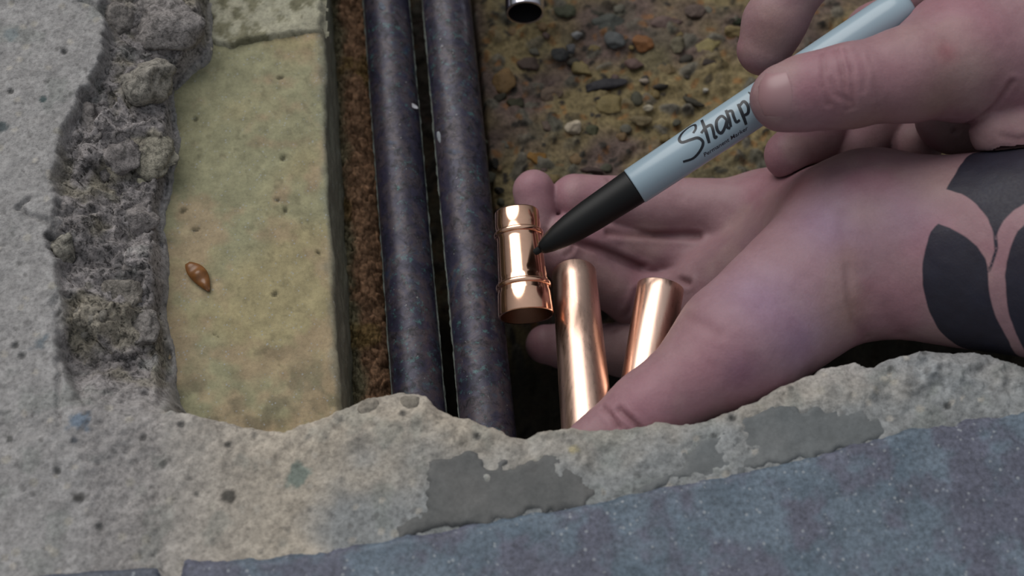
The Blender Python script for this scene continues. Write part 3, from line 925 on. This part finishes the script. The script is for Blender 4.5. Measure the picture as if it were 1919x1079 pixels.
    make('printed_name', np.array(vs), fs, MAT_INK, o, smooth=False, label='dark handwritten style print on the barrel')
    # small line of type under it
    cu = bpy.data.curves.new('type', 'FONT'); cu.body = 'Permanent Marker'; cu.size = 2.1; cu.resolution_u = 3; cu.shear = 0.2; cu.offset = 0.02
    to = bpy.data.objects.new('type', cu); scene.collection.objects.link(to)
    bpy.context.view_layer.update()
    me = to.evaluated_get(bpy.context.evaluated_depsgraph_get()).to_mesh()
    tv = np.array([w.co[:] for w in me.vertices]); tf = [tuple(g.vertices) for g in me.polygons]
    bpy.data.objects.remove(to, do_unlink=True); bpy.data.curves.remove(cu)
    s0, h0 = to_sh(420, 838); s1, h1 = to_sh(812, 588)
    vs = np.array([on(s0 + q[0] * 0.98, h0 + (h1 - h0) * q[0] / max(s1 - s0, 1) + q[1], 0.06) for q in tv])
    make('printed_line', vs, tf, MAT_INK, o, smooth=False, label='small dark line of type on the barrel')


marker()


# ---------------------------------------------------------------- hands: blended distance fields, meshed
def surface_nets(F, org, h):
    nx, ny, nz = F.shape
    neg = F < 0
    acc = np.zeros((nx - 1, ny - 1, nz - 1), np.uint8)
    for dx in (0, 1):
        for dy in (0, 1):
            for dz in (0, 1):
                acc += neg[dx:nx - 1 + dx, dy:ny - 1 + dy, dz:nz - 1 + dz]
    act = (acc > 0) & (acc < 8)
    idx = np.argwhere(act)
    num = np.full(act.shape, -1, np.int64); num[act] = np.arange(len(idx))
    c8 = np.array([(a, b, c) for a in (0, 1) for b in (0, 1) for c in (0, 1)])
    val = np.stack([F[idx[:, 0] + a, idx[:, 1] + b, idx[:, 2] + c] for a, b, c in c8], 1)
    s = np.zeros((len(idx), 3)); n = np.zeros(len(idx))
    for i in range(8):
        for j in range(i + 1, 8):
            if np.abs(c8[i] - c8[j]).sum() != 1: continue
            a, b = val[:, i], val[:, j]
            m = (a < 0) != (b < 0)
            t = np.where(m, a / np.where(m, a - b, 1), 0)
            s += np.where(m[:, None], c8[i] + t[:, None] * (c8[j] - c8[i]), 0); n += m
    v = (idx + s / n[:, None]) * h + org
    quads = []
    for ax in range(3):
        sl0 = [slice(None)] * 3; sl1 = [slice(None)] * 3
        sl0[ax] = slice(0, -1); sl1[ax] = slice(1, None)
        a, b = neg[tuple(sl0)], neg[tuple(sl1)]
        e = np.argwhere(a != b); inside = a[a != b]
        u, w = (ax + 1) % 3, (ax + 2) % 3
        ok = (e[:, u] > 0) & (e[:, w] > 0) & (e[:, u] < F.shape[u] - 1) & (e[:, w] < F.shape[w] - 1)
        e, inside = e[ok], inside[ok]
        ids = []
        for du, dw in ((-1, -1), (0, -1), (0, 0), (-1, 0)):
            k = e.copy(); k[:, u] += du; k[:, w] += dw
            ids.append(num[k[:, 0], k[:, 1], k[:, 2]])
        q = np.stack(ids, 1)
        q[~inside] = q[~inside][:, ::-1]
        quads.append(q)
    return v, np.concatenate(quads)


def cone(X, a, b, ra, rb, flat=None, ratio=1.0):
    """Tapered capsule; 'flat' squeezes the section along that direction by ratio."""
    ab = b - a; L2 = ab @ ab
    w = X - a.astype(np.float32)
    t = np.clip((w @ ab.astype(np.float32)) / L2, 0, 1)
    q = w - t[..., None] * ab.astype(np.float32)
    if flat is not None:
        k = (q @ flat.astype(np.float32))
        q = q + (k * (1 / ratio - 1))[..., None] * flat.astype(np.float32)
    return np.sqrt((q * q).sum(-1)) - (ra + (rb - ra) * t)


def smin(a, b, k):
    hh = np.clip(0.5 + 0.5 * (b - a) / k, 0, 1)
    return b + (a - b) * hh - k * hh * (1 - hh)


class Hand:
    def __init__(s, lo, hi, h):
        s.h = h; s.lo = np.array(lo, float)
        n = np.ceil((np.array(hi) - s.lo) / h).astype(int) + 1
        ax = [s.lo[k] + np.arange(n[k]) * h for k in range(3)]
        s.X = np.stack(np.meshgrid(*ax, indexing='ij'), -1).astype(np.float32)
        s.F = None

    def chain(s, pts, k=3.0, joints=True):
        """Finger: [(px, py, z, r)...] one bone per pair, lightly blended."""
        w = [(P(q[0], q[1], q[2]), q[3]) for q in pts]
        d = None
        for (a, ra), (b, rb) in zip(w[:-1], w[1:]):
            c = cone(s.X, a, b, ra, rb)
            d = c if d is None else smin(d, c, k)
        return d

    def add(s, d, k):
        s.F = d if s.F is None else smin(s.F, d, k)

    def sample(s, F, p):
        q = (p - s.lo) / s.h
        i = np.clip(np.floor(q).astype(int), 0, np.array(F.shape) - 2); f = np.clip(q - i, 0, 1)
        r = 0
        for dx in (0, 1):
            for dy in (0, 1):
                for dz in (0, 1):
                    w = (f[..., 0] if dx else 1 - f[..., 0]) * (f[..., 1] if dy else 1 - f[..., 1]) * (f[..., 2] if dz else 1 - f[..., 2])
                    r = r + w * F[i[..., 0] + dx, i[..., 1] + dy, i[..., 2] + dz]
        return r

    def hit(s, px, py, zmax=None):
        """First skin point on the sight line through each pixel (nan when it misses)."""
        px = np.atleast_1d(np.asarray(px, float)); py = np.atleast_1d(np.asarray(py, float))
        d = ((px - 959.5) / FPX)[:, None] * RGT - ((py - 539.5) / FPX)[:, None] * UPV + FWD
        d /= np.linalg.norm(d, axis=1)[:, None]
        t0 = (s.lo[2] + s.h * (s.F.shape[2] - 2) - CAM[2]) / d[:, 2]
        t1 = (s.lo[2] + s.h - CAM[2]) / d[:, 2]
        out = np.full((len(px), 3), np.nan); done = np.zeros(len(px), bool)
        for k in range(400):
            t = t0 + (t1 - t0) * k / 400
            p = CAM + d * t[:, None]
            inb = ((p > s.lo + s.h) & (p < s.lo + s.h * (np.array(s.F.shape) - 2))).all(1)
            v = s.sample(s.F, p)
            new = (v < 0) & inb & ~done
            out[new] = p[new] - d[new] * np.abs(v[new])[:, None]; done |= new
        return out

    def normal(s, p):
        e = 0.8; g = np.stack([s.sample(s.F, p + e * a) - s.sample(s.F, p - e * a) for a in np.eye(3)], -1)
        return g / (np.linalg.norm(g, axis=-1, keepdims=True) + 1e-9)

    def mesh(s):
        v, f = surface_nets(s.F, s.lo, s.h)
        for _ in range(2):
            g = s.normal(v); v = v - g * np.clip(s.sample(s.F, v), -0.5, 0.5)[:, None]
        return v, f


def line_dist(v, pts):
    d = np.full(len(v), 1e9)
    for a, b in zip(pts[:-1], pts[1:]):
        e = b - a; w = v - a; t = np.clip((w @ e) / max(e @ e, 1e-9), 0, 1)
        d = np.minimum(d, np.linalg.norm(w - t[:, None] * e, axis=1))
    return d


SKIN = lin(176, 140, 146); RED = lin(174, 112, 120); PALE = lin(186, 156, 152); SKY_LILAC = lin(174, 144, 172); TAN = lin(168, 134, 122); PINK = lin(178, 128, 140)  # lilac is sky reflection painted into the skin colour, others are skin tones


def finish_hand(H, creases, skin_tints, label, wrinkle_seed, ink_fn=None):
    v, f = H.mesh()
    nrm = H.normal(v)
    disp = fbm(v, 9, 3, seed=wrinkle_seed) * 0.28 + fbm(v, 2.2, 3, seed=wrinkle_seed + 5) * 0.07
    dark = np.zeros(len(v))
    for pts, depth, width in creases:
        q = H.hit([a for a, b in pts], [b for a, b in pts]); q = q[~np.isnan(q[:, 0])]
        if len(q) < 2: continue
        d = line_dist(v, q)
        disp -= depth * np.exp(-(d / width) ** 2) - 0.3 * depth * np.exp(-((d - width * 2.2) / width) ** 2)
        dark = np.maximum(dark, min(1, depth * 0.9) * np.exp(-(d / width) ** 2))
    c = np.repeat(SKIN[None], len(v), 0)
    w = ss(-0.05, 0.35, fbm(v, 22, 3, seed=wrinkle_seed + 9))[:, None] * 0.55; c = c * (1 - w) + PINK * w
    w = ss(0.0, 0.4, fbm(v, 16, 3, seed=wrinkle_seed + 13))[:, None] * 0.5; c = c * (1 - w) + PALE * w
    for px, py, r, col, amt in skin_tints:
        q = H.hit([px], [py])[0]
        if np.isnan(q[0]): continue
        w = (np.exp(-(np.linalg.norm(v - q, axis=1) / (r / 6.2)) ** 2) * amt)[:, None]; c = c * (1 - w) + col * w
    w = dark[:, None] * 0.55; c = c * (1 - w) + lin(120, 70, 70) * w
    v = v + nrm * disp[:, None]
    ink = ink_fn(v) if ink_fn else np.zeros(len(v))
    return v, f, c, ink


# ---- lower hand: palm up, fingers to the left, thumb over the copper pipe, tattooed wrist
HL = Hand((P(955, 500, -50)[0], P(1200, 880, 0)[1], -92), (P(2620, 500, 20)[0], P(1500, 190, 0)[1], 68), 0.85)
nz = UPV * 0 + V(0, -0.30, 0.95); nz /= np.linalg.norm(nz)
palm_n = nz
arm = cone(HL.X, P(1665, 464, -12), P(2320, 484, 22), 27.6, 37.5, palm_n, 0.70)
arm = smin(arm, cone(HL.X, P(2320, 484, 22), P(2900, 500, 34), 37.5, 42, palm_n, 0.80), 4)
HL.add(arm, 1)
HL.add(cone(HL.X, P(1612, 460, -14), P(1385, 645, -11), 25.0, 19.3, palm_n, 0.84), 9)      # ball of the thumb
HL.add(cone(HL.X, P(1620, 430, -22), P(1450, 400, -50), 22, 15.5), 16)                        # heel on the little finger side
HL.add(cone(HL.X, P(1560, 470, -30), P(1330, 540, -56), 20, 12.5), 12)                        # hollow of the palm
HL.add(cone(HL.X, P(1440, 420, -55), P(1340, 600, -58), 11, 11), 12)
thumb = HL.chain([(1385, 650, -10, 17.5), (1212, 768, -13, 10.8), (1116, 838, -17, 9.4)], 5)
HL.add(thumb, 6)
little = HL.chain([(1430, 395, -50, 11.5), (1230, 390, -54, 10.4), (1078, 372, -47, 8.6)], 4)
little = smin(little, HL.chain([(1000, 357, -43, 7.1), (1008, 420, -47, 6.4)], 2), 1.2)
ring = HL.chain([(1385, 455, -58, 11), (1225, 470, -63, 9.4), (1110, 447, -54, 8.2), (1060, 440, -47, 7.2)], 4)
middle = HL.chain([(1350, 545, -64, 11), (1190, 556, -69, 9.6), (1085, 507, -56, 8.4), (1046, 482, -46, 7.0)], 4)
index = HL.chain([(1335, 610, -66, 11), (1180, 655, -78, 9.2), (1075, 650, -82, 8.2), (1022, 645, -80, 7.0)], 4)
fing = smin(smin(little, ring, 0.4), smin(middle, index, 0.4), 0.4)
HL.add(fing, 6)
# keep clear of the slab under the arm and of the held pipes
armA, armB = P(1665, 464, -12), P(2320, 484, 22)
ad, ax_, ay_ = frame_of(armB - armA)
a_up = np.cross(ad, ax_)


def arm_sh(px, py):
    """Pixel -> (along the arm, angle round it)."""
    r = (px - 959.5) / FPX * RGT - (py - 539.5) / FPX * UPV + FWD
    w0 = CAM - armA; A_, B_ = r @ r, r @ ad
    s = ((w0 @ ad) * A_ - (w0 @ r) * B_) / (A_ - B_ * B_)
    n_ = np.cross(r, ad); n_ /= np.linalg.norm(n_)
    if n_ @ UPV < 0: n_ = -n_
    off = (CAM - armA) @ n_
    R_ = 27.6 + 9.9 * s / np.linalg.norm(armB - armA)
    return s, off / R_


def arm_surface(v):
    w = v - armA; s = w @ ad
    vd = (CAM - armA) - ad * ((CAM - armA) @ ad); vd /= np.linalg.norm(vd)
    up = np.cross(vd, ad);
    if up @ UPV < 0: up = -up
    q = w - s[:, None] * ad
    return s, q @ up, q @ vd


def ink_fn(v):
    s, off, dep = arm_surface(v)
    # angle round the arm, zero facing straight out of the trench
    R_ = 27.6 + 9.9 * s / np.linalg.norm(armB - armA)
    th = np.arctan2(off / R_, np.maximum(dep, -60) / (R_ * 0.72))
    pt = np.stack([s, th * 33], 1)

    def to(poly):
        out = []
        for px, py in poly:
            q = HL.hit([px], [min(max(py, 300), 655)])[0]
            if np.isnan(q[0]):
                q = P(px, py, 8)
            ss_, oo, dd = arm_surface(q[None]); R1 = 27.6 + 9.9 * ss_[0] / np.linalg.norm(armB - armA)
            t = math.atan2(oo[0] / R1, max(dd[0], -60) / (R1 * 0.72))
            if py < 300: t = 1.35 + (300 - py) / 200
            if py > 655: t = -1.25 - (py - 655) / 200
            out.append((ss_[0], t * 33))
        return np.array(out)
    A_ = [(1822, 260), (1814, 291), (1790, 325), (1773, 354), (1801, 363), (1831, 383), (1851, 409), (1861, 437), (1864, 470), (1850, 510),
          (1856, 510), (1870, 466), (1868, 440), (1880, 415), (1900, 394), (1925, 378), (2000, 350), (2060, 340), (2060, 260)]
    B_ = [(1757, 418), (1744, 434), (1735, 462), (1729, 494), (1729, 533), (1735, 562), (1742, 585), (1760, 618), (1790, 645), (1800, 700), (1925, 700), (1908, 664),
          (1890, 636), (1866, 595), (1854, 545), (1851, 500), (1846, 484), (1832, 462), (1812, 446), (1780, 426)]
    C_ = [(1930, 412), (1908, 432), (1896, 458), (1887, 490), (1883, 520), (1886, 560), (1893, 600), (1912, 640), (1935, 668), (2000, 690), (2060, 600), (2060, 420)]
    r = np.full(len(v), 1e9)
    for q in (A_, B_, C_):
        r = np.minimum(r, poly_sd(pt, to(q)))
    r = r + fbm(v, 4, 2, seed=3) * 0.25
    return np.clip(0.5 - r / 3.0, 0, 1) * (s > 0)


creases_l = [([(1576, 400), (1584, 470), (1590, 520), (1592, 560), (1600, 600), (1625, 632)], 0.22, 2.2), ([(1588, 500), (1592, 560), (1602, 604), (1625, 632)], 0.25, 1.0),
             ([(1655, 575), (1672, 600), (1690, 625)], 0.25, 2.0),
             ([(1130, 764), (1148, 782), (1158, 800)], 0.7, 0.8), ([(1160, 768), (1182, 786), (1198, 802)], 0.85, 0.8), ([(1286, 590), (1300, 600), (1345, 625)], 0.3, 1.6),
             ([(1078, 453), (1130, 468), (1200, 500), (1290, 530)], 1.1, 1.1), ([(1140, 436), (1220, 440), (1310, 443)], 0.9, 1.1), ([(1150, 620), (1180, 580), (1195, 545)], 0.6, 1.0), ([(1140, 600), (1200, 615)], 0.5, 1.0),
             ([(1060, 478), (1072, 470), (1074, 455)], 0.5, 0.8), ([(1140, 336), (1150, 350), (1140, 372)], 0.4, 0.9)]
skin_tints_l = [(1500, 345, 45, RED, 0.55), (1560, 420, 70, SKY_LILAC, 0.8), (1430, 560, 80, SKY_LILAC, 0.7), (1620, 400, 40, PALE, 0.5), (1700, 400, 60, SKY_LILAC, 0.4), (1760, 340, 50, PALE, 0.6),
            (1330, 640, 60, PINK, 0.6), (1180, 770, 60, PINK, 0.7), (1500, 640, 60, SKY_LILAC, 0.7), (1600, 580, 40, TAN, 0.5), (995, 350, 40, PINK, 0.6), (1390, 690, 40, lin(150, 104, 130), 0.6), (1590, 480, 30, TAN, 0.4)]
v, f, c, ink = finish_hand(HL, creases_l, skin_tints_l, '', 900, ink_fn)
hand_l = make('hand', v, f, MAT_SKIN, None, cols=c, attrs={'ink': ink}, label='palm-up hand with a dark tattooed wrist holding two copper pipes', cat='hand')

# ---- upper hand: thumb and fingers pinching the marker
HR = Hand((P(1375, 0, 20)[0], P(1500, 330, 0)[1], -44), (P(2520, 0, 20)[0], P(1500, -230, 30)[1], 64), 0.75)
HR.add(HR.chain([(1468, 184, 24, 10.0), (1520, 172, 25, 10.6), (1592, 160, 27, 11.6), (1700, 140, 27, 13.4), (1800, 112, 24, 17.0), (1960, 90, 16, 25)], 5), 1)   # thumb
HR.add(cone(HR.X, P(1800, 95, 18), P(1990, -20, 8), 17, 27), 12)
HR.add(cone(HR.X, P(1960, 90, 14), P(2800, 120, 30), 27, 33, V(0, 0.3, 0.95), 0.8), 14)
heel = cone(HR.X, P(1872, 246, 14), P(2120, 215, 14), 8.5, 20)
HR.F = smin(HR.F, heel, 2.0)
idx = HR.chain([(1432, 92, 4, 8.6), (1452, 40, 10, 9.2), (1512, -60, 20, 9.8), (1700, -190, 18, 11), (1920, -120, 8, 14)], 4)
mid_ = HR.chain([(1480, 290, -25, 8.4), (1530, 250, -29, 9.0), (1640, 60, -30, 9.4), (1800, -20, -16, 11), (1930, -20, 0, 16)], 4)
rin = HR.chain([(1600, 278, -33, 8.8), (1650, 225, -34, 9.2), (1720, 80, -26, 9.6), (1850, 20, -14, 11), (1960, 30, 0, 16)], 4)
pin = HR.chain([(1715, 272, -33, 8.8), (1750, 215, -33, 9.2), (1800, 110, -19, 9.2), (1900, 80, -8, 11), (1980, 80, 2, 16)], 4)
HR.add(cone(HR.X, P(1790, 215, -14), P(2010, 170, 2), 13, 18), 6)
fr = smin(smin(idx, mid_, 0.8), smin(rin, pin, 0.8), 0.8)
HR.F = smin(HR.F, fr, 2.5)
# flesh pressed flat where it meets the barrel
md = (M_END - M_TIP) / np.linalg.norm(M_END - M_TIP)
pen = cone(HR.X, M_TIP + md * 30, M_END - md * 7, 6.85, 7.35)
HR.F = np.maximum(HR.F, -pen)
# and where it brushes the other forearm
sh = HR.X.reshape(-1, 3)
inb = ((sh > HL.lo + 1) & (sh < HL.lo + HL.h * (np.array(HL.F.shape) - 1) - 1)).all(1) & (HR.F.ravel() < 3)
oth = np.full(len(sh), 9.0); oth[inb] = HL.sample(HL.F, sh[inb].astype(float))
HR.F = np.maximum(HR.F, 0.5 - oth.reshape(HR.F.shape))
creases_r = [([(1541, 100), (1545, 130), (1543, 160), (1552, 195)], 0.35, 0.8), ([(1568, 92), (1578, 130), (1582, 165), (1588, 205)], 0.5, 0.7), ([(1583, 90), (1596, 130), (1597, 170), (1598, 200)], 0.4, 0.7),
             ([(1556, 150), (1565, 175), (1590, 190)], 0.3, 0.8), ([(1612, 100), (1622, 140), (1618, 170)], 0.2, 0.7), ([(1628, 105), (1640, 150), (1645, 200)], 0.18, 0.7),
             ([(1790, 246), (1820, 232), (1850, 210), (1878, 180), (1895, 155)], 0.7, 0.9), ([(1880, 255), (1905, 262), (1940, 255)], 0.3, 1.0)]
skin_tints_r = [(1450, 190, 36, PALE, 0.6), (1505, 165, 36, PINK, 0.7), (1680, 155, 70, PINK, 0.6), (1775, 98, 22, RED, 0.8), (1760, 190, 60, TAN, 0.6), (1620, 235, 60, TAN, 0.7), (1860, 60, 60, PINK, 0.6),
            (1700, 60, 50, PALE, 0.4), (1450, 70, 60, TAN, 0.5), (1830, 140, 50, PALE, 0.5)]
v, f, c, ink = finish_hand(HR, creases_r, skin_tints_r, '', 950)
hand_r = make('hand', v, f, MAT_SKIN, None, cols=c, attrs={'ink': ink}, label='hand pinching the grey marker pen between thumb and forefinger', cat='hand')


def nail(H, hand, edge_l, edge_r, n=12, m=12, lift=0.22):
    """Curved nail plate between two pixel edge lines, lying on the skin."""
    vs = []
    el = np.array(edge_l, float); er = np.array(edge_r, float)
    t = np.linspace(0, 1, n)
    l = np.stack([np.interp(t, np.linspace(0, 1, len(el)), el[:, k]) for k in (0, 1)], 1)
    r = np.stack([np.interp(t, np.linspace(0, 1, len(er)), er[:, k]) for k in (0, 1)], 1)
    px = []
    for i in range(n):
        for j in range(m):
            px.append(l[i] + (r[i] - l[i]) * j / (m - 1))
    px = np.array(px)
    q = H.hit(px[:, 0], px[:, 1])
    if np.isnan(q).any(): return
    nn = H.normal(q)
    j = np.tile(np.linspace(-1, 1, m), n); i = np.repeat(np.linspace(-1, 1, n), m)
    rise = lift * (1 - 1.7 * np.maximum(np.abs(i) ** 5, np.abs(j) ** 5))
    top = q + nn * rise[:, None]; bot = q - nn * 0.6
    f = grid_faces(n, m)
    rim = [(a, a + 1) for a in range(m - 1)] + [(b * m + m - 1, (b + 1) * m + m - 1) for b in range(n - 1)] + [((n - 1) * m + a + 1, (n - 1) * m + a) for a in range(m - 1)] + [((b + 1) * m, b * m) for b in range(n - 1)]
    sides = np.array([[a, b, b + n * m, a + n * m] for a, b in rim])
    make('fingernail', np.concatenate([top, bot]), np.concatenate([f, f[:, ::-1] + n * m, sides]), MAT_NAIL, hand, label='pale thumb nail')


nail(HR, hand_r, [(1436, 132), (1419, 160), (1416, 190), (1432, 222)], [(1474, 128), (1486, 158), (1490, 190), (1482, 228)])
